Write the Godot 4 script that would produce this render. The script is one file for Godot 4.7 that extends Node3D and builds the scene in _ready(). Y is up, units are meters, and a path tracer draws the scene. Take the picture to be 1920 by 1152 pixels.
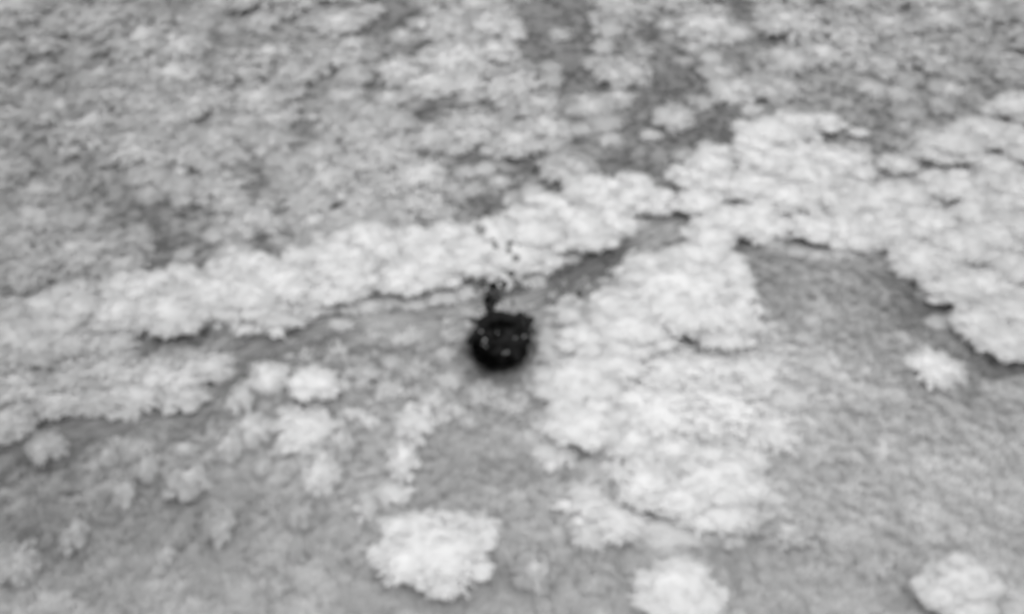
extends Node3D
# Aerial heat-camera view of a wooded slope: cool foliage is pale, warm soil is grey, the hot burst is black.

const F := 2059.0            # focal length in photograph pixels (1920 x 1152)
const CAM_H := 38.0
const PITCH := 42.0
# openings in the scrub wood where warm soil shows, in photograph pixels: centre, half width, half height
const GAPS := [[92, 30, 22, 26], [118, 95, 20, 20], [200, 95, 20, 14], [130, 150, 18, 24], [75, 262, 20, 14], [85, 300, 20, 16], [160, 320, 20, 16], [190, 362, 40, 26], [235, 400, 24, 18],
		[330, 12, 26, 14], [440, 30, 24, 14], [465, 75, 22, 12], [385, 108, 12, 22], [545, 72, 26, 12], [345, 425, 50, 26], [305, 505, 26, 20], [335, 530, 14, 10], [388, 485, 24, 12], [494, 472, 14, 14], [562, 462, 12, 24],
		[475, 345, 26, 40], [560, 250, 18, 30], [575, 205, 12, 26], [600, 160, 14, 18], [745, 25, 30, 30], [700, 62, 24, 14], [722, 105, 10, 24], [786, 92, 20, 18], [700, 160, 14, 26], [770, 205, 26, 10], [830, 207, 34, 10], [905, 195, 14, 16],
		[982, 28, 18, 16], [1005, 95, 22, 30], [1045, 20, 24, 26], [1062, 150, 10, 60], [1092, 80, 26, 22], [1105, 10, 30, 14], [1215, 60, 18, 18], [1090, 150, 12, 22], [1168, 85, 14, 14], [1235, 140, 16, 40], [1185, 240, 20, 34], [1265, 110, 16, 30], [1290, 155, 28, 22],
		[1338, 238, 36, 22], [1375, 262, 22, 14], [1275, 262, 34, 12], [1150, 312, 20, 24], [1215, 310, 30, 14], [985, 325, 24, 20], [1040, 370, 26, 10], [900, 385, 40, 14], [940, 395, 16, 16], [1010, 300, 14, 14], [930, 300, 34, 6], [850, 305, 40, 5], [1090, 278, 30, 10],
		[1430, 90, 14, 20], [1385, 112, 22, 10], [1395, 20, 26, 26], [1508, 165, 12, 16], [1575, 160, 40, 16], [1650, 240, 26, 34], [1840, 188, 18, 18], [1815, 205, 12, 12], [1800, 92, 32, 10], [1885, 80, 24, 16], [1738, 165, 10, 14], [1760, 228, 26, 10], [1728, 252, 14, 12], [1845, 140, 16, 24]]
var rng := RandomNumberGenerator.new()
var n_relief := FastNoiseLite.new()
var n_patch := FastNoiseLite.new()
var n_warp := FastNoiseLite.new()
var n_fine := FastNoiseLite.new()
var used := {}
var tones := {}
var tree_crowns := []
var scrub_crowns := []
var near_crowns := []
var trunk_mesh: ArrayMesh
var stem_mesh: ArrayMesh
var wood_mat: StandardMaterial3D
var patches := []
var openings := []
var all_patches := []
var track_curve: Curve3D

func _ready() -> void:
	# ---------- camera, sky, sun, exposure ----------
	var cam := Camera3D.new()
	cam.name = "camera"
	add_child(cam)
	cam.position = Vector3(0, CAM_H, 0)
	cam.rotation_degrees = Vector3(-PITCH, 0, 0)
	var att := CameraAttributesPhysical.new()
	att.frustum_focal_length = 42.9
	att.frustum_focus_distance = 2.0
	att.exposure_aperture = 3.1
	att.frustum_near = 0.5
	att.frustum_far = 3000.0
	cam.attributes = att
	cam.fov = rad_to_deg(2.0 * atan(576.0 / F))
	cam.near = 0.5
	cam.far = 3000.0
	cam.current = true
	var env := Environment.new()
	env.background_mode = Environment.BG_SKY
	var sm := ProceduralSkyMaterial.new()
	sm.sky_top_color = Color(0.92, 0.92, 0.92)
	sm.sky_horizon_color = Color(0.93, 0.93, 0.93)
	sm.ground_bottom_color = Color(0.5, 0.5, 0.5)
	sm.ground_horizon_color = Color(0.6, 0.6, 0.6)
	sm.sky_energy_multiplier = 1.0
	var sky := Sky.new()
	sky.sky_material = sm
	env.sky = sky
	env.tonemap_mode = Environment.TONE_MAPPER_LINEAR
	env.tonemap_exposure = 1.3
	env.sdfgi_enabled = true
	env.ssao_enabled = true
	env.ssil_enabled = true
	env.volumetric_fog_enabled = true
	env.volumetric_fog_density = 0.0
	var we := WorldEnvironment.new()
	we.name = "environment"
	we.environment = env
	add_child(we)
	var sun := DirectionalLight3D.new()
	sun.name = "sun"
	sun.light_energy = 0.2
	sun.light_angular_distance = 30.0
	sun.light_color = Color(1, 1, 1)
	sun.shadow_enabled = true
	sun.rotation_degrees = Vector3(-68, 25, 0)
	add_child(sun)

	# ---------- shared pieces ----------
	rng.seed = 7
	n_relief.seed = 3; n_relief.frequency = 0.07; n_relief.fractal_octaves = 3
	n_patch.seed = 11; n_patch.frequency = 0.22; n_patch.fractal_octaves = 4
	n_warp.seed = 19; n_warp.frequency = 0.35; n_warp.fractal_octaves = 3
	n_fine.seed = 23; n_fine.frequency = 1.3; n_fine.fractal_octaves = 3
	wood_mat = StandardMaterial3D.new()
	wood_mat.albedo_color = Color(0.6, 0.6, 0.6)
	wood_mat.roughness = 1.0
	for k in 6: tree_crowns.append(crown_mesh(100 + k, 8, 1800, 0.11, 120, 0.24, 0.6))
	for k in 4: near_crowns.append(crown_mesh(300 + k, 13, 5000, 0.08, 170, 0.28, 0.64))
	for k in 6: scrub_crowns.append(crown_mesh(200 + k, 8, 900, 0.14, 190, 0.42))
	trunk_mesh = wood_mesh(5, true)
	stem_mesh = wood_mesh(6, false)

	build_ground()
	build_track()
	build_grass()
	build_trees()
	build_burst()

# ---------- placing ----------
func ray(px: float, py: float) -> Vector3:
	var d := Vector3((px - 960.0) / F, -(py - 576.0) / F, -1.0)
	return (Basis(Vector3.RIGHT, deg_to_rad(-PITCH)) * d)

func at(px: float, py: float, h := 0.0) -> Vector3:
	var d := ray(px, py)
	return Vector3(0, CAM_H, 0) + d * ((CAM_H - h) / -d.y)

func at_depth(px: float, py: float, z: float) -> Vector3:
	var d := ray(px, py)
	return Vector3(0, CAM_H, 0) + d * (z / d.z)

func px_per_m(p: Vector3) -> float:
	var q := Basis(Vector3.RIGHT, deg_to_rad(PITCH)) * (p - Vector3(0, CAM_H, 0))
	return F / -q.z

func to_px(p: Vector3) -> Vector2:
	var q := Basis(Vector3.RIGHT, deg_to_rad(PITCH)) * (p - Vector3(0, CAM_H, 0))
	if q.z > -1.0: return Vector2(-9999, 9999)
	return Vector2(960.0 + F * q.x / -q.z, 576.0 - F * q.y / -q.z)

func height(x: float, z: float) -> float:
	return n_relief.get_noise_2d(x, z) * 0.5

func lin(v: float) -> float:          # picture tone 0..255 -> linear value
	return Color(v / 255.0, 0, 0).srgb_to_linear().r

# ---------- nodes ----------
func numbered(called: String) -> String:
	var n: int = used.get(called, 0)
	used[called] = n + 1
	return called if n == 0 else "%s_%03d" % [called, n]

func thing(called: String, label: String, category: String, p: Vector3, group := "") -> Node3D:
	var o := Node3D.new()
	o.name = numbered(called)
	add_child(o)
	o.position = p
	o.set_meta("label", label)
	o.set_meta("category", category)
	if group: o.set_meta("group", group)
	return o

func part(called: String, m: Mesh, mat: Material, parent: Node) -> MeshInstance3D:
	var o := MeshInstance3D.new()
	o.name = called
	o.mesh = m
	o.material_override = mat
	parent.add_child(o, true)
	return o

# ---------- foliage ----------
func leaf_mat(tone: float) -> StandardMaterial3D:
	var key := int(round(tone / 4.0))
	if not tones.has(key):
		var m := StandardMaterial3D.new()
		var a: float = clampf(lin(key * 4.0) * 1.38, 0.02, 0.9)
		var c := Color(a, a, a).linear_to_srgb()
		m.albedo_color = c
		m.vertex_color_use_as_albedo = true
		m.roughness = 1.0
		m.specular_mode = BaseMaterial3D.SPECULAR_DISABLED
		m.cull_mode = BaseMaterial3D.CULL_DISABLED
		tones[key] = m
	return tones[key]

func leaf(pv: PackedVector3Array, nv: PackedVector3Array, cv: PackedColorArray, iv: PackedInt32Array, r: RandomNumberGenerator, p: Vector3, out: Vector3, lean: float, s: float) -> void:
	var side := out.cross(Vector3(r.randfn(), r.randfn(), r.randfn())).normalized()
	var along := (side.cross(out).normalized() + out * lean).normalized()
	var w := s * r.randf_range(0.4, 0.6)
	var b := pv.size()
	pv.append(p - along * s * 0.45)
	pv.append(p + side * w * 0.5 + out * s * 0.05)
	pv.append(p + along * s * 0.65)
	pv.append(p - side * w * 0.5 + out * s * 0.05)
	var nn := (out * 0.8 + Vector3(r.randfn(), r.randfn(), r.randfn()) * 0.14 + Vector3(0, 0.3, 0)).normalized()
	var c := r.randf_range(0.93, 1.0)
	for q in 4:
		nv.append(nn)
		cv.append(Color(c, c, c))
	if (pv[b + 2] - pv[b]).cross(pv[b + 1] - pv[b]).dot(nn) > 0.0:
		iv.append_array(PackedInt32Array([b, b + 1, b + 2, b, b + 2, b + 3]))
	else:
		iv.append_array(PackedInt32Array([b, b + 2, b + 1, b, b + 3, b + 2]))

func crown_mesh(sd: int, lobes: int, leaves: int, size: float, shoots: int, reach: float, full := 0.58) -> ArrayMesh:
	var r := RandomNumberGenerator.new()
	r.seed = sd
	var ls := []
	ls.append([Vector3(r.randf_range(-0.12, 0.12), 0.0, r.randf_range(-0.12, 0.12)), full * r.randf_range(0.93, 1.07)])
	for k in lobes:
		var a := TAU * (k + r.randf_range(-0.45, 0.45)) / lobes
		var d := r.randf_range(0.36, 0.84)
		ls.append([Vector3(cos(a) * d, r.randf_range(-0.36, 0.2), sin(a) * d), lerpf(0.44, 0.2, (d - 0.36) / 0.48) * r.randf_range(0.8, 1.2)])
	if full < 0.7:
		for k in 6:
			var a := r.randf() * TAU
			var d := r.randf_range(0.1, 0.52)
			ls.append([Vector3(cos(a) * d, r.randf_range(0.26, 0.44) - d * 0.3, sin(a) * d), r.randf_range(0.18, 0.36)])
	var pv := PackedVector3Array()
	var nv := PackedVector3Array()
	var cv := PackedColorArray()
	var iv := PackedInt32Array()
	# dense inner foliage of each lobe
	for l in ls:
		var n := 10
		for i in 7:
			for j in n:
				var th := PI * i / 6.0
				var ph := TAU * (j + 0.5 * (i % 2)) / n
				var d := Vector3(sin(th) * cos(ph), cos(th), sin(th) * sin(ph))
				pv.append((l[0] + d * l[1] * (r.randf_range(0.78, 0.92) if i > 0 and i < 6 else 0.86)) * Vector3(1, 0.85, 1))
				nv.append((d + Vector3(0, 0.35, 0)).normalized())
				cv.append(Color(0.96, 0.96, 0.96))
		var b := pv.size() - 7 * n
		for i in 6:
			for j in n:
				var p0 := b + i * n + j
				var p1 := b + i * n + (j + 1) % n
				iv.append_array(PackedInt32Array([p0, p1 + n, p1, p0, p0 + n, p1 + n]))
	var done := 0
	while done < leaves:
		var l: Array = ls[r.randi() % ls.size()]
		var dir := Vector3(r.randfn(), r.randfn(), r.randfn()).normalized()
		var p: Vector3 = l[0] + dir * l[1] * r.randf_range(0.86, 1.1)
		p.y *= 0.85
		var buried := p.y < -0.5
		for o in ls:
			if o != l and p.distance_to(o[0] * Vector3(1, 0.85, 1)) < o[1] * 0.8: buried = true
		if buried: continue
		done += 1
		leaf(pv, nv, cv, iv, r, p, (dir + Vector3(0, 0.3, 0)).normalized(), r.randf_range(-0.1, 0.6), size * r.randf_range(0.6, 1.3))
	# leafy shoots that break the outline
	for k in shoots:
		var dir := Vector3(r.randfn(), r.randfn() * 0.6 + 0.15, r.randfn()).normalized()
		var best := 0.0
		for l in ls:
			var c: Vector3 = l[0]
			var t := c.dot(dir)
			var q: float = l[1] * l[1] - (c.length_squared() - t * t)
			if q > 0: best = maxf(best, t + sqrt(q))
		if best == 0.0: continue
		var lng := r.randf_range(0.4, 1.0) * reach
		var lean := (dir + Vector3(r.randfn(), r.randfn() + 0.4, r.randfn()) * 0.25).normalized()
		var steps := int(lng / (size * 0.22)) + 2
		for m in steps:
			var f := float(m) / steps
			var p := dir * best * 0.95 + lean * lng * f + Vector3(r.randfn(), r.randfn(), r.randfn()) * size * 0.35 * (1.0 - f * 0.7)
			p.y *= 0.85
			for e in 2: leaf(pv, nv, cv, iv, r, p, (lean + Vector3(0, 0.5, 0)).normalized(), 0.5, size * (1.1 - 0.4 * f))
	var arr := []
	arr.resize(Mesh.ARRAY_MAX)
	arr[Mesh.ARRAY_VERTEX] = pv
	arr[Mesh.ARRAY_NORMAL] = nv
	arr[Mesh.ARRAY_COLOR] = cv
	arr[Mesh.ARRAY_INDEX] = iv
	var m := ArrayMesh.new()
	m.add_surface_from_arrays(Mesh.PRIMITIVE_TRIANGLES, arr)
	return m

func tube(st: SurfaceTool, a: Vector3, b: Vector3, ra: float, rb: float, n := 7) -> void:
	var d := (b - a).normalized()
	var u := d.cross(Vector3(0.3, 0.2, 1)).normalized()
	var v := d.cross(u)
	for k in n:
		var t0 := TAU * k / n
		var t1 := TAU * (k + 1) / n
		var p0 := a + (u * cos(t0) + v * sin(t0)) * ra
		var p1 := a + (u * cos(t1) + v * sin(t1)) * ra
		var q0 := b + (u * cos(t0) + v * sin(t0)) * rb
		var q1 := b + (u * cos(t1) + v * sin(t1)) * rb
		for p in [p0, q0, q1, p0, q1, p1]: st.add_vertex(p)

func wood_mesh(limbs: int, trunk: bool) -> ArrayMesh:
	# unit wood: from y = -1 (ground) to the crown's middle at y = 0
	var r := RandomNumberGenerator.new()
	r.seed = 40 + limbs
	var st := SurfaceTool.new()
	st.begin(Mesh.PRIMITIVE_TRIANGLES)
	if trunk:
		tube(st, Vector3(0, -1.05, 0), Vector3(0.02, -0.4, 0.01), 0.085, 0.06)
		tube(st, Vector3(0.02, -0.4, 0.01), Vector3(0.0, 0.25, 0.03), 0.06, 0.02)
	for k in limbs:
		var a := TAU * k / limbs + r.randf() * 0.4
		var root := Vector3(0.02, -0.55 + 0.08 * k, 0) if trunk else Vector3(cos(a) * 0.05, -1.05, sin(a) * 0.05)
		var mid := Vector3(cos(a) * 0.22, -0.2, sin(a) * 0.22)
		tube(st, root, mid, 0.035, 0.025, 6)
		tube(st, mid, Vector3(cos(a + 0.2) * 0.55, 0.1, sin(a + 0.2) * 0.55), 0.025, 0.008, 6)
	st.generate_normals()
	return st.commit()

# plant one tree or bush whose crown is seen at a pixel; the crown's middle stands hc above the ground
func plant(px: float, py: float, rx: float, ry: float, tone: float, kind: String, label := "", group := "", level := 1.0) -> void:
	var p := at(px, py, 1.0)
	var rad := rx / px_per_m(p)
	var tall := kind == "tree"
	var asp := ry / rx / 0.88
	var vs := rad * clampf(asp, 0.35, 2.2) * (0.95 if tall else 0.8) * level
	var hc := vs * (0.75 if tall else 0.45) + (0.2 if tall else 0.0)
	p = at(px, py, hc)
	rad = rx / px_per_m(p)
	var g := height(p.x, p.z)
	var o := thing("tree" if tall else kind, label, kind, Vector3(p.x, g - 0.03, p.z), group)
	var meshes: Array = (near_crowns if rx > 72 else tree_crowns) if tall else scrub_crowns
	var cr := part("crown" if tall else "foliage", meshes[rng.randi() % meshes.size()], leaf_mat(tone), o)
	var turn := rng.randf() * TAU
	cr.transform = Transform3D(Basis.from_scale(Vector3(rad, vs, rad * clampf(asp, 0.5, 1.6))) * Basis(Vector3.UP, turn), Vector3(0, hc, 0))
	var wd := part("trunk" if tall else "stem", trunk_mesh if tall else stem_mesh, wood_mat, o)
	wd.transform = Transform3D(Basis.from_scale(Vector3(rad, hc, rad)) * Basis(Vector3.UP, turn), Vector3(0, hc, 0))

func belt_label(x: float, row: int, t: float) -> String:
	var where := "above the thicket" if x < 330 else ("above the track's dark bend" if x < 620 else ("above the streaky grass" if x < 830 else ("right behind the burst" if x < 1040 else ("above the track's dark gap" if x < 1240 else "where the belt joins the canopy"))))
	return "%s tree in the belt's %s row %s" % [tone_word(t), ["scrub-side", "middle", "track-side"][row + 1], where]

func canopy_place(x: float, y: float) -> String:
	if x < 1450 and y > 330: return "between belt and broadest bright tree"
	if y < 300: return "along the edge of the scrub wood" if x < 1640 else "beyond the square dark opening"
	if y > 500: return "overhanging the dark strip of the clearing"
	return "bordering the top of the bare clearing" if x < 1700 else "away from the clearing's edge"

func tone_word(t: float) -> String:
	return "dark grey" if t < 158 else ("mid grey" if t < 176 else ("light grey" if t < 200 else "pale"))

func size_word(r: float) -> String:
	return "small" if r < 28 else ("medium-sized" if r < 42 else "broad")

func inside(list: Array, x: float, y: float, grow := 0.0) -> bool:
	for e in list:
		var dx: float = (x - e[0]) / (e[2] + grow)
		var dy: float = (y - e[1]) / (e[3] + grow)
		if dx * dx + dy * dy < 1.0: return true
	return false

func edge_y(line: Array, x: float) -> float:
	for k in line.size() - 1:
		if x <= line[k + 1][0]:
			return lerpf(line[k][1], line[k + 1][1], (x - line[k][0]) / (line[k + 1][0] - line[k][0]))
	return line[-1][1]

func build_trees() -> void:
	# --- scrub wood beyond the tree line; holes where the warm ground shows ---
	var top_line := [[-80, 560], [0, 540], [280, 520], [400, 500], [500, 485], [600, 480], [680, 445], [800, 425], [900, 405], [1000, 395], [1100, 352], [1200, 340], [1330, 290], [1420, 205], [1500, 185], [1620, 185], [1680, 260], [1780, 235], [1850, 195], [1920, 160], [2010, 140]]
	# the widest openings
	var deep := [[1340, 240, 40, 24], [1235, 150, 20, 40], [1290, 155, 28, 22], [1185, 240, 20, 30], [1005, 90, 22, 30], [1092, 80, 20, 22], [345, 425, 46, 26], [305, 505, 20, 16], [200, 370, 40, 24], [910, 388, 44, 12], [1650, 235, 26, 34], [745, 20, 26, 26], [480, 345, 20, 36], [1575, 160, 36, 12], [1150, 312, 22, 16]]
	var spots := []
	var tries := 0
	while tries < 14000 and spots.size() < 298:
		tries += 1
		var x := rng.randf_range(-60, 1980)
		var y := rng.randf_range(-55, 540)
		if y > edge_y(top_line, x) - 8: continue
		var r := lerpf(66.0, 26.0, minf(1.0, tries / 5000.0)) * rng.randf_range(0.8, 1.1)
		if inside(GAPS, x, y + r * 0.15, r * 0.62) or inside(deep, x, y + r * 0.2, r * 0.85): continue
		var ok := true
		for s in spots:
			var dx: float = s[0] - x
			var dy: float = (s[1] - y) * 1.3
			var mind: float = 0.56 * (r + s[2])
			if dx * dx + dy * dy < mind * mind: ok = false; break
		if ok: spots.append([x, y, r])
	for s in spots:
		var x: float = s[0]
		var y: float = s[1]
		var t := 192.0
		t += clampf((x - 700.0) / 700.0, -1, 0) * 24.0 + clampf((1400.0 - x) / 500.0, -1, 0) * 14.0  # vignette painted into the shrub tones: darker toward both sides of the view
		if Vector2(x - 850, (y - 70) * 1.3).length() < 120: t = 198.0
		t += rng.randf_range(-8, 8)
		var r: float = s[2]
		var flat := rng.randf_range(0.75, 1.0)
		var place := "closed scrub" if not inside(GAPS, x, y, 42.0) else "scrub beside a dark opening"
		if edge_y(top_line, x) - y < 60: place = "scrub bordering the pale belt"
		var side := "above the track-side thicket" if x < 450 else ("behind the belt's middle" if x < 800 else ("beyond the burst" if x < 1150 else ("near the belt's far end" if x < 1450 else "beyond the closed canopy")))
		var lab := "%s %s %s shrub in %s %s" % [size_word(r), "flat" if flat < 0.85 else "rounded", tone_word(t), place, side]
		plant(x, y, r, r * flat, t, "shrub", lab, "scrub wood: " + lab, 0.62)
	print("scrub ", spots.size())

	# --- pale tree belt along the track ---
	var belt := [[-60, 610], [0, 600], [200, 570], [350, 548], [500, 525], [620, 515], [750, 495], [880, 470], [1000, 440], [1100, 402], [1200, 372], [1300, 345], [1400, 310], [1500, 262]]
	var x := -60.0
	var i := 0
	while x < 1440.0:
		var yc := edge_y(belt, x)
		var t := 224.0 + clampf((x - 700.0) / 700.0, -1, 0) * 40.0  # belt tone also carries the painted vignette, darkening toward the left
		for row in [-1, 0, 1]:
			var rr := rng.randf_range(46, 80)
			if x > 1180: rr *= 0.85
			var off: float = 26.0 if x < 1000 else 20.0
			plant(x + row * 14 + rng.randf_range(-24, 24), yc + row * off + rng.randf_range(-14, 10), rr, rr * 0.72, t + rng.randf_range(-4, 4), "tree",
				belt_label(x, row, t), "pale belt: " + belt_label(x, row, t), 0.6)
		x += rng.randf_range(62, 80)
		i += 1

	# --- canopy on the far side of the bare clearing ---
	var cano := [[1440, 250], [1500, 225], [1560, 225], [1610, 250], [1470, 300], [1540, 290], [1540, 335], [1680, 395], [1600, 310], [1690, 300], [1790, 285], [1850, 240], [1910, 200], [1400, 350], [1460, 365], [1530, 360], [1590, 370], [1660, 360], [1720, 355], [1790, 345], [1860, 310], [1920, 275],
		[1360, 405], [1540, 425], [1590, 430], [1690, 425], [1750, 420], [1810, 405], [1870, 380], [1930, 350], [1740, 490], [1800, 470], [1860, 450], [1920, 430], [1780, 545], [1840, 530], [1900, 510], [1830, 600], [1885, 590], [1935, 570], [1920, 640], [1880, 640], [1330, 440], [1400, 400], [1430, 415]]
	for c in cano:
		var t := 209.0 - clampf((c[0] - 1400.0) / 500.0, 0, 1) * 14.0 + rng.randf_range(-3, 3)
		var cr := minf(rng.randf_range(60, 82), maxf(24.0, Vector2(c[0] - 1648, (c[1] - 240) * 1.3).length() - 46.0))
		plant(c[0] + rng.randf_range(-10, 10), c[1] + rng.randf_range(-8, 8), cr, cr * rng.randf_range(0.66, 0.74), t, "tree", "%s tree in the closed canopy %s" % [tone_word(t), canopy_place(c[0], c[1])], "closed canopy, %s %s" % [tone_word(t), canopy_place(c[0], c[1])], 0.42)

	# --- single trees and bushes near the track and on the open ground ---
	var near := [
		[1275, 555, 120, 88, 226, "tree", "broadest bright tree beyond the dark burst"], [1190, 625, 80, 58, 226, "tree", "bright round tree between the dark burst and the broadest tree"],
		[1365, 530, 62, 60, 222, "tree", "bright tree at the edge of the bare clearing"], [1100, 640, 66, 44, 224, "tree", "bright low tree right beside the dark burst"],
		[1320, 475, 74, 36, 218, "tree", "pale tree between the closed canopy and broadest bright tree"], [1380, 590, 52, 60, 220, "tree", "bright narrow tree on the straight edge of the clearing"], [1230, 510, 74, 52, 222, "tree", "bright tree behind the broadest one, facing the belt"], [1150, 585, 66, 42, 222, "tree", "low bright tree facing the dark gap of the track"], [1040, 650, 40, 36, 218, "bush", "small bright bush touching the dark burst"], [1350, 610, 70, 55, 222, "tree", "bright tree next to the broadest one, near the clearing"],
		[1085, 715, 82, 56, 224, "tree", "bright tree on the open ground below the burst"], [1095, 795, 84, 58, 226, "tree", "bright full tree amid the open ground, in a column of three"],
		[1150, 690, 62, 44, 220, "tree", "bright tree linking the broadest tree to the column"], [1165, 760, 50, 44, 218, "bush", "pale bush beside the bright full tree"], [1050, 848, 46, 32, 220, "bush", "pale bush at the foot of the bright full tree"],
		[1330, 915, 118, 78, 226, "tree", "large bright tree with a jagged edge over the grassy plain"], [1205, 905, 66, 58, 222, "tree", "bright tree touching the large jagged tree"],
		[1400, 960, 58, 40, 220, "bush", "pale bush on the outer side of large jagged tree"], [1270, 995, 80, 34, 216, "bush", "wide low pale bush below the large jagged tree"],
		[1275, 1105, 84, 62, 218, "tree", "pale tree standing alone below the large jagged tree"], [1110, 945, 56, 42, 212, "bush", "light bush in thin scrub between two bright trees"],
		[815, 1030, 116, 80, 219, "tree", "lone bright tree with a star-like outline on dark grass"], [880, 995, 52, 40, 217, "bush", "bright bush grown into the lone star-like tree"],
		[1755, 692, 44, 42, 210, "bush", "single pale bush beside the dark strip of the clearing"], [1800, 1100, 88, 58, 203, "tree", "light grey tree with ragged top on the grassy plain"], [1900, 1140, 46, 36, 196, "bush", "light grey bush beside the ragged-topped tree"],
		[1275, 690, 110, 58, 219, "bush", "wide pale bush under the broadest bright tree"], [1225, 775, 96, 70, 217, "bush", "soft light bush among the pale trees"], [1330, 765, 98, 70, 217, "bush", "rounded pale bush among the pale trees"],
		[1400, 690, 70, 48, 208, "bush", "light bush spreading onto the bare clearing"], [1440, 800, 62, 50, 208, "bush", "light bush at the rim of the clearing"], [1180, 840, 56, 40, 216, "bush", "small light bush behind the jagged tree"], [1395, 860, 46, 36, 214, "bush", "small light bush at the shoulder of jagged tree"],
		[1260, 845, 60, 36, 215, "bush", "small grey bush behind the large jagged tree"], [1480, 740, 44, 26, 198, "bush", "flat light bush on the bare clearing"], [1110, 1000, 40, 30, 198, "bush", "small light bush below the thin scrub"],
		[1170, 975, 56, 46, 215, "bush", "pale bush tucked beside the jagged tree"],
		[585, 715, 50, 42, 219, "tree", "bright rounded tree just below the dirt track"], [570, 795, 62, 48, 206, "bush", "light bush growing below the bright rounded tree"], [500, 705, 38, 36, 206, "bush", "light bush where the track bends"],
		[448, 745, 22, 50, 204, "bush", "slim upright light bush beside the track"], [470, 800, 30, 40, 200, "bush", "light bush below the slim upright one"], [600, 880, 38, 50, 198, "bush", "tall light bush on the streaky grass"],
		[775, 795, 36, 42, 212, "bush", "pale bush with forked top on the streaky grass"], [755, 865, 30, 52, 212, "bush", "slim pale bush below the forked one"], [735, 925, 36, 24, 206, "bush", "low pale bush behind the star-like tree"], [688, 950, 22, 42, 205, "bush", "narrow pale bush beside the star-like tree"],
		[940, 520, 52, 30, 216, "tree", "pale tree behind the burst, in front of belt"], [1010, 490, 46, 34, 216, "tree", "pale tree by the gap in the belt"], [1160, 430, 40, 26, 214, "tree", "pale tree at the far end of the track"],
		[446, 622, 25, 20, 150, "bush", "small dark grey round bush where the track leaves the belt"], [430, 830, 24, 34, 200, "bush", ""], [350, 898, 42, 36, 188, "bush", ""], [275, 880, 19, 40, 194, "bush", ""], [235, 930, 18, 44, 194, "bush", ""], [410, 985, 24, 40, 190, "bush", ""], [555, 1030, 17, 44, 190, "bush", ""], [490, 865, 19, 22, 196, "bush", ""],
		[345, 845, 24, 14, 194, "bush", ""], [310, 1045, 20, 18, 186, "bush", ""], [140, 1010, 26, 32, 178, "bush", ""], [30, 1060, 48, 38, 180, "bush", ""], [90, 840, 34, 30, 184, "bush", ""], [560, 960, 24, 26, 186, "bush", ""], [520, 1100, 20, 24, 184, "bush", ""], [640, 830, 26, 34, 196, "bush", ""], [205, 860, 16, 26, 186, "bush", ""],
		[690, 700, 22, 16, 200, "bush", ""], [735, 680, 20, 16, 198, "bush", ""], [640, 610, 26, 12, 204, "bush", ""], [700, 630, 16, 10, 200, "bush", ""], [880, 790, 20, 14, 192, "bush", ""], [910, 830, 14, 12, 190, "bush", ""], [1620, 760, 30, 16, 190, "bush", ""], [1510, 640, 22, 14, 200, "bush", ""], [1520, 610, 24, 14, 196, "bush", ""], [1560, 880, 26, 20, 188, "bush", ""], [1640, 1060, 34, 22, 190, "bush", ""], [1480, 1000, 50, 26, 188, "bush", ""], [1120, 1090, 40, 20, 182, "bush", ""], [1000, 1060, 36, 40, 190, "bush", ""],
	]
	for c in near:
		var lab: String = c[6]
		var grp := ""
		if lab == "":
			var where := "on the streaky grass below the track" if c[0] < 950 else "on the open ground around the bright trees"
			lab = "%s isolated %s bush %s" % [size_word(c[2] * 1.3), tone_word(c[4]), where]
			grp = "isolated bushes " + where
		plant(c[0], c[1], c[2] * 1.06, c[3] * 1.06, c[4], c[5], lab, grp, (0.5 if c[2] > 40 and c[1] < 860 else 0.62) if grp == "" else 1.35)
	# --- low growth at the feet of the belt, the canopy and the bright trees ---
	for c in [[560, 592, "belt"], [605, 584, "belt"], [650, 577, "belt"], [690, 570, "belt"], [735, 564, "belt"], [780, 558, "belt"], [825, 552, "belt"], [865, 546, "belt"], [990, 520, "belt"], [1030, 500, "belt"], [1060, 478, "belt"], [1100, 455, "belt"], [1145, 440, "belt"], [1200, 420, "belt"], [1445, 455, "canopy"], [1490, 470, "canopy"], [1530, 475, "canopy"], [1580, 470, "canopy"], [1625, 465, "canopy"], [1680, 480, "canopy"], [1705, 520, "canopy"], [1735, 560, "canopy"], [1770, 600, "canopy"], [1815, 640, "canopy"], [1070, 600, "broadest bright tree"], [1130, 545, "broadest bright tree"], [1170, 520, "broadest bright tree"], [1410, 620, "broadest bright tree"], [1360, 660, "broadest bright tree"], [1200, 700, "broadest bright tree"], [1160, 720, "broadest bright tree"], [1330, 830, "large jagged tree"], [1260, 840, "large jagged tree"], [1150, 880, "large jagged tree"], [1440, 930, "large jagged tree"], [1380, 1010, "large jagged tree"]]:
		var fr := rng.randf_range(20, 36)
		var ft: float = {"belt": 206.0, "canopy": 190.0}.get(c[2], 212.0) + rng.randf_range(-6, 4)
		plant(c[0] + rng.randf_range(-8, 8), c[1] + rng.randf_range(-4, 8), fr, fr * 0.6, ft, "bush", "%s low fringe bush at the foot of the %s" % [tone_word(ft), c[2]], "fringe at the foot of the %s, %s" % [c[2], tone_word(ft)], 0.7)
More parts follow.
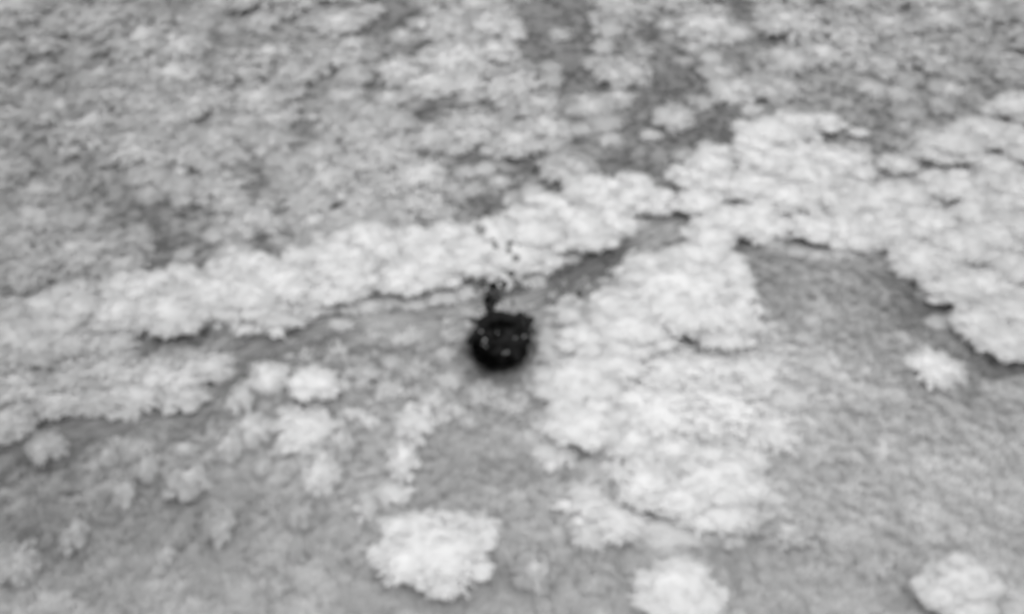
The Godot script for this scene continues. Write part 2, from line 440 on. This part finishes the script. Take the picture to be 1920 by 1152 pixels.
	# --- mixed light growth between the belt and the track, on the side where the track leaves the view ---
	for c in [[40, 670, 50, 34, 180], [120, 640, 46, 34, 186], [210, 640, 44, 30, 190], [230, 595, 50, 24, 195], [130, 715, 48, 34, 186], [215, 700, 50, 34, 192], [250, 745, 46, 30, 195], [310, 715, 50, 36, 204], [385, 690, 40, 24, 208], [405, 600, 30, 18, 208], [330, 585, 44, 16, 205], [40, 735, 50, 36, 182], [110, 760, 44, 26, 186], [190, 755, 40, 26, 190], [20, 790, 44, 34, 180], [340, 745, 36, 24, 200], [500, 600, 50, 26, 212], [560, 570, 44, 22, 214], [460, 590, 34, 24, 210]]:
		plant(c[0], c[1], c[2] * 1.4, c[3] * 1.35, c[4], "bush", "%s bush in the thicket between tree belt and dirt track" % tone_word(c[4]), "thicket bushes, " + tone_word(c[4]))

# ---------- ground ----------
func ground_tone(x: float, z: float) -> float:
	var wx := x + n_warp.get_noise_2d(x, z) * 2.2
	var wz := z + n_warp.get_noise_2d(x + 70.0, z - 40.0) * 2.2
	var t := 168.0
	for e in (all_patches if z < -44.0 and z > -92.0 else patches):
		var dx: float = (wx - e[0]) / e[2]
		var dz: float = (wz - e[1]) / e[3]
		var q := dx * dx + dz * dz
		if q < 4.0: t = lerpf(t, e[4], smoothstep(1.35, 0.6, sqrt(q)))
	t += n_patch.get_noise_2d(x, z) * 10.0 + n_fine.get_noise_2d(x, z) * 12.0 + n_fine.get_noise_2d(x * 2.3, z * 2.3) * 14.0
	return t

func build_ground() -> void:
	# soil patches, with some painted shade and painted brightening of shaded gaps: pixel, half width, half height, tone
	for e in [[1000, 200, 1300, 330, 142], [1050, 550, 60, 40, 150], [1200, 420, 90, 40, 165], [1310, 220, 120, 80, 106], [1050, 100, 90, 110, 112], [340, 430, 90, 100, 112], [1250, 590, 180, 130, 212], [1270, 790, 170, 150, 210], [1090, 770, 100, 110, 210], [1180, 930, 110, 60, 204], [250, 560, 330, 50, 186], [700, 500, 300, 50, 204], [1100, 400, 160, 40, 206], [1480, 320, 140, 90, 196], [1780, 400, 160, 150, 186], [1300, 940, 150, 80, 196], [340, 635, 70, 22, 108], [150, 795, 190, 40, 104], [60, 860, 130, 70, 112], [350, 790, 140, 40, 138], [60, 960, 120, 40, 132], [240, 1000, 260, 110, 144], [40, 1000, 90, 60, 130],  # pale entries under the crowns are painted to lighten the shaded gaps there
		[1540, 540, 150, 80, 154], [1740, 590, 90, 60, 128], [1850, 690, 100, 40, 126], [1450, 730, 190, 110, 196], [1700, 900, 260, 120, 176], [1440, 830, 40, 50, 160], [870, 860, 110, 110, 162], [740, 650, 150, 50, 152], [650, 680, 60, 30, 136], [540, 645, 110, 30, 128], [1040, 910, 60, 40, 158], [1120, 1030, 60, 40, 152], [1105, 505, 70, 46, 104], [700, 1010, 50, 60, 155], [1580, 1080, 120, 60, 165], [1648, 232, 40, 46, 74], [1100, 870, 30, 30, 160], [1380, 820, 40, 30, 150]]:  # dark strip along the clearing is the canopy edge shadow, painted into the ground
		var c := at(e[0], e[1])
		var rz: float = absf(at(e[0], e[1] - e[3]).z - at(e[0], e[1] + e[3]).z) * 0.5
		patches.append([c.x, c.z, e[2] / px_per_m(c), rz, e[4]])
	for e in GAPS:
		var c := at(e[0], e[1])
		var rz: float = absf(at(e[0], e[1] - e[3]).z - at(e[0], e[1] + e[3]).z) * 0.5
		openings.append([c.x, c.z, (e[2] + 8.0) / px_per_m(c), rz + 0.5, 132.0 if e[0] < 620 or e[0] > 1450 else 112.0])
	all_patches = patches + openings
	var xs := []
	var zs := []
	var v := -1500.0
	while v < 1500.0:
		xs.append(v)
		var a := absf(v + 0.01)
		v += 0.22 if a < 46 or (v < 0 and a - 0.22 < 46) else maxf(0.6, (a - 46) * 0.35)
	v = -1800.0
	while v < 1200.0:
		zs.append(v)
		var inz: bool = v > -88 and v < -20
		v += 0.22 if inz else clampf(maxf(-88 - v, v + 20) * 0.35, 0.6, 200.0) if v > -88 else clampf((-88 - v) * 0.35, 0.6, 200.0)
	var pv := PackedVector3Array()
	var cv := PackedColorArray()
	var iv := PackedInt32Array()
	var nx := xs.size()
	for zi in zs.size():
		for xi in nx:
			var X: float = xs[xi]
			var Z: float = zs[zi]
			pv.append(Vector3(X, height(X, Z) + n_fine.get_noise_2d(X * 0.8, Z * 0.8) * 0.025, Z))
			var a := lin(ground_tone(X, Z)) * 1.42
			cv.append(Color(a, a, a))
	for zi in zs.size() - 1:
		for xi in nx - 1:
			var a := zi * nx + xi
			iv.append_array(PackedInt32Array([a, a + 1, a + nx + 1, a, a + nx + 1, a + nx]))
	print("ground verts ", pv.size())
	var st := SurfaceTool.new()
	var arr := []
	arr.resize(Mesh.ARRAY_MAX)
	arr[Mesh.ARRAY_VERTEX] = pv
	arr[Mesh.ARRAY_COLOR] = cv
	arr[Mesh.ARRAY_INDEX] = iv
	var raw := ArrayMesh.new()
	raw.add_surface_from_arrays(Mesh.PRIMITIVE_TRIANGLES, arr)
	st.create_from(raw, 0)
	st.generate_normals()
	var g := part("ground", st.commit(), soil_mat(), self)
	g.set_meta("kind", "structure")
	g.set_meta("label", "warm grey soil and thin grass between the trees")

func soil_mat() -> StandardMaterial3D:
	var m := StandardMaterial3D.new()
	m.vertex_color_use_as_albedo = true
	m.roughness = 1.0
	m.specular_mode = BaseMaterial3D.SPECULAR_DISABLED
	return m

func build_track() -> void:
	var runs := [[[-60, 872, 30], [0, 848, 30], [130, 806, 28], [260, 772, 26], [400, 722, 24], [500, 668, 22], [600, 634, 18], [700, 610, 15], [800, 588, 13], [900, 572, 12], [1000, 556, 12], [1060, 530, 14], [1110, 502, 15], [1160, 468, 14], [1230, 420, 13], [1310, 398, 10], [1380, 392, 8]]]
	for run in runs:
		var curve := Curve3D.new()
		var ws := []
		for k in run.size():
			var p := at(run[k][0], run[k][1])
			var a := at(run[max(k - 1, 0)][0], run[max(k - 1, 0)][1])
			var b := at(run[min(k + 1, run.size() - 1)][0], run[min(k + 1, run.size() - 1)][1])
			curve.add_point(p, (a - b) / 6.0, (b - a) / 6.0)
		track_curve = curve
		var L := curve.get_baked_length()
		var n := int(L / 0.25)
		var st := SurfaceTool.new()
		st.begin(Mesh.PRIMITIVE_TRIANGLES)
		var cols := []
		for c in 31: cols.append((c - 15) / 15.0)
		for s in n + 1:
			var o := curve.sample_baked(L * s / n)
			var o2 := curve.sample_baked(minf(L * s / n + 0.2, L)) - curve.sample_baked(maxf(L * s / n - 0.2, 0))
			var side := Vector3(-o2.z, 0, o2.x).normalized()
			for c in cols.size():
				var u: float = cols[c]
				var wob := n_warp.get_noise_2d(s * 0.4, c * 3.0) * 0.15
				var q: Vector3 = o + side * (u * 1.45 + wob)
				var rut := exp(-pow((absf(u) - 0.42) / 0.13, 2.0))
				var streak := n_fine.get_noise_2d(s * 0.05, c * 0.55) + 0.6 * n_fine.get_noise_2d(s * 0.12 + 50.0, c * 1.3)
				var far := clampf((to_px(q).x - 640.0) / 60.0, 0.0, 1.0) * clampf((1030.0 - to_px(q).x) / 60.0, 0.0, 1.0)
				var gap := clampf((to_px(q).x - 1020.0) / 40.0, 0.0, 1.0) * clampf((1175.0 - to_px(q).x) / 50.0, 0.0, 1.0)
				var t: float = 116.0 - rut * 14.0 + far * 36.0 - gap * 12.0 + clampf((to_px(q).x - 1165.0) / 50.0, 0.0, 1.0) * 40.0 + streak * (40.0 - gap * 20.0) + n_patch.get_noise_2d(q.x * 2.0, q.z * 2.0) * 16.0
				var a := lin(t) * 1.3
				st.set_color(Color(a, a, a))
				st.add_vertex(Vector3(q.x, height(q.x, q.z) + 0.05 - rut * 0.05 + streak * 0.05 - 0.07 * pow(absf(u), 8.0), q.z))
		var w := cols.size()
		for s in n:
			for c in w - 1:
				var a := s * w + c
				for q in [a, a + w + 1, a + 1, a, a + w, a + w + 1]: st.add_index(q)
		st.generate_normals()
		var m := soil_mat()
		m.cull_mode = BaseMaterial3D.CULL_DISABLED
		var t := part("dirt_track", st.commit(), m, self)
		t.set_meta("kind", "structure")
		t.set_meta("label", "rutted dirt track running along the tree belt")

func build_grass() -> void:
	var r := RandomNumberGenerator.new()
	r.seed = 77
	var st := SurfaceTool.new()
	st.begin(Mesh.PRIMITIVE_TRIANGLES)
	for k in 11:
		var a := r.randf() * TAU
		var d := Vector3(cos(a), 0, sin(a))
		var s := Vector3(-d.z, 0, d.x) * r.randf_range(0.05, 0.09)
		var o := d * r.randf() * 0.12
		var tip := o + d * r.randf_range(0.12, 0.4) + Vector3(0, r.randf_range(0.12, 0.34), 0)
		var mid := (o + tip) * 0.5 + Vector3(0, 0.07, 0)
		st.set_smooth_group(-1)
		for p in [o - s, mid - s * 0.9, mid + s * 0.9, o - s, mid + s * 0.9, o + s, mid - s * 0.9, tip, mid + s * 0.9]:
			st.set_normal((Vector3(0, 1, 0) + d * 0.3).normalized())
			st.add_vertex(p)
	var mesh := st.commit()
	var ts := []
	var cs := []
	var tries := 0
	while ts.size() < 42000 and tries < 120000:
		tries += 1
		var px := r.randf_range(-60, 1980)
		var py := r.randf_range(430, 1190) if tries % 5 else r.randf_range(-20, 430)
		var p := at(px, py)
		var cl := n_patch.get_noise_2d(p.x * 2.2 + 300.0, p.z * 2.2)
		if cl < r.randf_range(-0.7, 0.5): continue
		p.y = height(p.x, p.z) - 0.02
		var sc := r.randf_range(0.35, 0.9)
		if track_curve.get_closest_point(Vector3(p.x, 0, p.z)).distance_to(Vector3(p.x, 0, p.z)) < 1.3 and r.randf() < 0.93: continue
		var fleck := px > 560 and px < 1000 and py > 575 and py < 800 and n_fine.get_noise_2d(p.x * 0.5 + 90.0, p.z * 0.5) > 0.12
		if fleck: sc *= 1.5
		ts.append(Transform3D(Basis(Vector3.UP, r.randf() * TAU).scaled(Vector3(sc, sc * 0.8, sc)), p))
		var t := ground_tone(p.x, p.z) + r.randf_range(-8, 10) + maxf(cl, 0.0) * 20.0 + (26.0 if fleck else 0.0)
		var a := lin(minf(t, 208.0)) * 1.36
		cs.append(Color(a, a, a))
	var mm := MultiMesh.new()
	mm.transform_format = MultiMesh.TRANSFORM_3D
	mm.use_colors = true
	mm.mesh = mesh
	mm.instance_count = ts.size()
	for k in ts.size():
		mm.set_instance_transform(k, ts[k])
		mm.set_instance_color(k, cs[k])
	var o := MultiMeshInstance3D.new()
	o.name = "grass"
	o.multimesh = mm
	var m := soil_mat()
	m.cull_mode = BaseMaterial3D.CULL_DISABLED
	o.material_override = m
	add_child(o)
	o.set_meta("kind", "stuff")
	o.set_meta("label", "thin tufted grass on the open ground below the track")
	o.set_meta("category", "grass")

# ---------- the burst ----------
func lump(sd: int, r: Vector3, rough: float, freq: float, n := 40, spikes := 0.0) -> ArrayMesh:
	var nz := FastNoiseLite.new()
	nz.seed = sd
	nz.frequency = freq
	nz.fractal_octaves = 3
	var st := SurfaceTool.new()
	st.begin(Mesh.PRIMITIVE_TRIANGLES)
	var h := n / 2
	for i in h + 1:
		for j in n + 1:
			var th := PI * i / h
			var ph := TAU * (j % n) / n
			var d := Vector3(sin(th) * cos(ph), cos(th), sin(th) * sin(ph))
			var k := 1.0 + rough * nz.get_noise_3dv(d)
			if spikes > 0.0:
				k += spikes * smoothstep(0.25, 0.95, d.y) * maxf(0.0, nz.get_noise_3dv(d * 2.6 + Vector3(9, 0, 0)))
			st.add_vertex(d * r * k)
	for i in h:
		for j in n:
			var a := i * (n + 1) + j
			for q in [a, a + n + 2, a + 1, a, a + n + 1, a + n + 2]: st.add_index(q)
	st.generate_normals()
	return st.commit()

func dark(v: float) -> StandardMaterial3D:
	var m := StandardMaterial3D.new()
	var a := lin(v)
	m.albedo_color = Color(a, a, a).linear_to_srgb()
	m.roughness = 1.0
	m.specular_mode = BaseMaterial3D.SPECULAR_DISABLED
	m.cull_mode = BaseMaterial3D.CULL_DISABLED
	return m

func fog(parent: Node3D, p: Vector3, size: Vector3, dens: float, al: float) -> void:
	var f := FogVolume.new()
	f.name = "smoke_veil"
	f.shape = RenderingServer.FOG_VOLUME_SHAPE_ELLIPSOID
	f.size = size
	var m := FogMaterial.new()
	m.density = dens
	m.albedo = Color(al, al, al)
	f.material = m
	parent.add_child(f, true)
	f.position = p

func build_burst() -> void:
	var c := at(940, 642, 1.25)
	var ppm := px_per_m(c)
	var g := height(c.x, c.z)
	var b := thing("smoke_burst", "round black hot smoke burst on the ground beside the dirt track", "smoke", Vector3(c.x, g, c.z))
	var up := c.y - g
	var core := part("smoke_core", lump(5, Vector3(1.22, 1.1, 1.15), 0.42, 2.6, 96, 0.9), dark(58), b)
	core.position = Vector3(0.02, up, 0)
	# puffs of thin black smoke round the core: pixel, half width and half height in pixels, density
	var toward := ray(940, 640).normalized()
	for q in [[936, 644, 58, 50, 0.7], [925, 655, 44, 32, 1.0], [905, 645, 24, 18, 1.2], [888, 634, 12, 6, 5.0], [925, 598, 18, 14, 2.4], [950, 600, 22, 13, 2.0], [980, 606, 16, 20, 1.9], [992, 604, 7, 16, 3.0], [972, 594, 6, 14, 3.2], [918, 585, 7, 14, 3.0], [899, 606, 8, 9, 3.0], [920, 566, 12, 16, 0.6], [918, 545, 14, 14, 0.4], [905, 532, 14, 5, 0.8], [938, 560, 12, 8, 0.4], [886, 602, 5, 10, 2.4], [1000, 618, 8, 12, 1.6], [938, 690, 34, 3.5, 2.2]]:
		var p := (at(q[0], q[1], up) if q[1] > 600 else at_depth(q[0], q[1], c.z)) - b.position
		fog(b, p, Vector3(2.0 * q[2] / ppm, 2.0 * q[3] / ppm, 2.0 * minf(q[2], q[3] * 1.3) / ppm), q[4], 0.06)
	fog(b, Vector3(0, up - 0.1, 0.0), Vector3(3.7, 3.0, 3.4), 0.35, 0.05)
	fog(b, Vector3(-0.1, 0.3, 0.3), Vector3(4.8, 0.8, 4.0), 0.22, 0.2)
	# ragged tufts torn out of the burst: pixel, radius in pixels
	var tuft := lump(91, Vector3(1, 0.9, 1), 0.9, 1.5, 16)
	for q in [[881, 640, 6], [888, 633, 7], [896, 627, 7], [905, 620, 8], [993, 606, 5], [997, 597, 3.5], [975, 596, 5], [978, 588, 3.5], [907, 608, 7], [916, 598, 8], [903, 600, 4], [889, 603, 3.5], [986, 616, 7], [930, 592, 8], [945, 594, 7], [960, 598, 7], [921, 586, 5], [988, 640, 6], [940, 692, 3], [925, 690, 2.5], [952, 689, 2.5]]:
		var p := at_depth(q[0], q[1], c.z + 0.3) - b.position
		var o := part("smoke_tuft", tuft, dark(46), b)
		var s: float = q[2] / ppm
		o.transform = Transform3D(Basis(Vector3.UP, q[0]).scaled(Vector3(s * 1.2, s, s * 1.1)), p)
	# thin spikes of hot earth at its ragged upper edge: pixel from, pixel to, radius in pixels
	for q in [[900, 612, 889, 596, 4], [910, 604, 903, 588, 4], [925, 596, 921, 578, 5], [938, 594, 941, 581, 4], [952, 596, 957, 584, 4], [968, 598, 974, 582, 4.5], [980, 602, 990, 586, 4], [988, 612, 1003, 598, 4.5], [892, 632, 876, 643, 5], [895, 622, 882, 616, 3], [992, 626, 1006, 620, 3], [916, 600, 909, 574, 3.5]]:
		var a := at_depth(q[0], q[1], c.z + 0.35) - b.position
		var e := at_depth(q[2], q[3], c.z + 0.35) - b.position
		var st := SurfaceTool.new()
		st.begin(Mesh.PRIMITIVE_TRIANGLES)
		var mid := a.lerp(e, 0.5) + Vector3(0.03, 0.02, 0.0)
		tube(st, a, mid, q[4] / ppm, q[4] * 0.75 / ppm, 8)
		tube(st, mid, e, q[4] * 0.75 / ppm, 0.02, 8)
		st.generate_normals()
		part("earth_spike", st.commit(), dark(50), b)
	# clods of hot earth in the air above the burst: pixel, radius in pixels, tone
	var clods := [[924, 537, 7, 62], [945, 533, 5, 90], [918, 563, 8, 60], [930, 556, 6, 92], [912, 577, 4, 74], [921, 575, 5, 72], [904, 530, 7, 125], [895, 532, 5, 130], [972, 533, 6, 140], [959, 513, 5, 122], [956, 457, 4, 118], [954, 470, 4, 126], [928, 461, 4, 146], [968, 484, 5, 168], [900, 430, 7, 178], [934, 560, 5, 85], [985, 520, 4, 150], [915, 548, 4, 100], [1086, 550, 4, 105], [886, 601, 4, 110], [940, 545, 5, 140], [965, 548, 5, 150]]
	for k in 34:
		clods.append([rng.randfn(935, 24), 590.0 - absf(rng.randfn(0, 55)), rng.randf_range(1.2, 3.2), rng.randf_range(70, 130)])
	var shapes := []
	for k in 4: shapes.append(lump(60 + k, Vector3(1, 0.8, 0.9), 0.8, 1.2, 12))
	for k in clods.size():
		var q: Array = clods[k]
		var p := at_depth(q[0], q[1], c.z + sin(k * 2.7) * 0.5)
		var s: float = 1.4 * q[2] / px_per_m(p)
		var lab := "%s clod of earth flying above the black burst" % ("large black" if q[2] >= 7 and q[3] < 100 else ("small black" if q[3] < 100 else ("dark grey" if q[3] < 135 else "faint grey")))
		if q[1] < 515: lab = "grey clod of earth flung high against the pale tree belt"
		if q[0] > 1050: lab = "dark clod flung past the pale trees beside the track"
		var o := MeshInstance3D.new()
		o.name = numbered("earth_clod")
		o.mesh = shapes[k % 4]
		o.material_override = dark(q[3] - 22)
		add_child(o)
		o.transform = Transform3D(Basis(Vector3(0.3, 1, 0.2).normalized(), k * 1.3).scaled(Vector3(s * 1.15, s, s)), p)
		o.set_meta("label", lab)
		o.set_meta("category", "clod")
		o.set_meta("group", "clods of earth thrown up: " + lab.split(" ")[0])
	# cool pale chips on the near side of the burst
	for q in [[902, 622, 4], [933, 624, 3], [909, 638, 5], [911, 650, 3], [966, 634, 3], [983, 631, 4], [951, 661, 4], [945, 664, 3], [905, 645, 2.5]]:
		var p := at(q[0], q[1], up)
		p = p - ray(q[0], q[1]).normalized() * 1.9
		var s: float = 0.4 * q[2] / px_per_m(p)
		var o := MeshInstance3D.new()
		o.name = numbered("pale_chip")
		o.mesh = shapes[int(q[0]) % 4]
		o.material_override = dark(236)
		add_child(o)
		o.transform = Transform3D(Basis(Vector3.UP, q[0]).scaled(Vector3(s, s * 1.5, s)), p)
		o.set_meta("label", "tiny pale chip flying in front of the black burst")
		o.set_meta("category", "chip")
		o.set_meta("group", "pale chips in front of the burst")
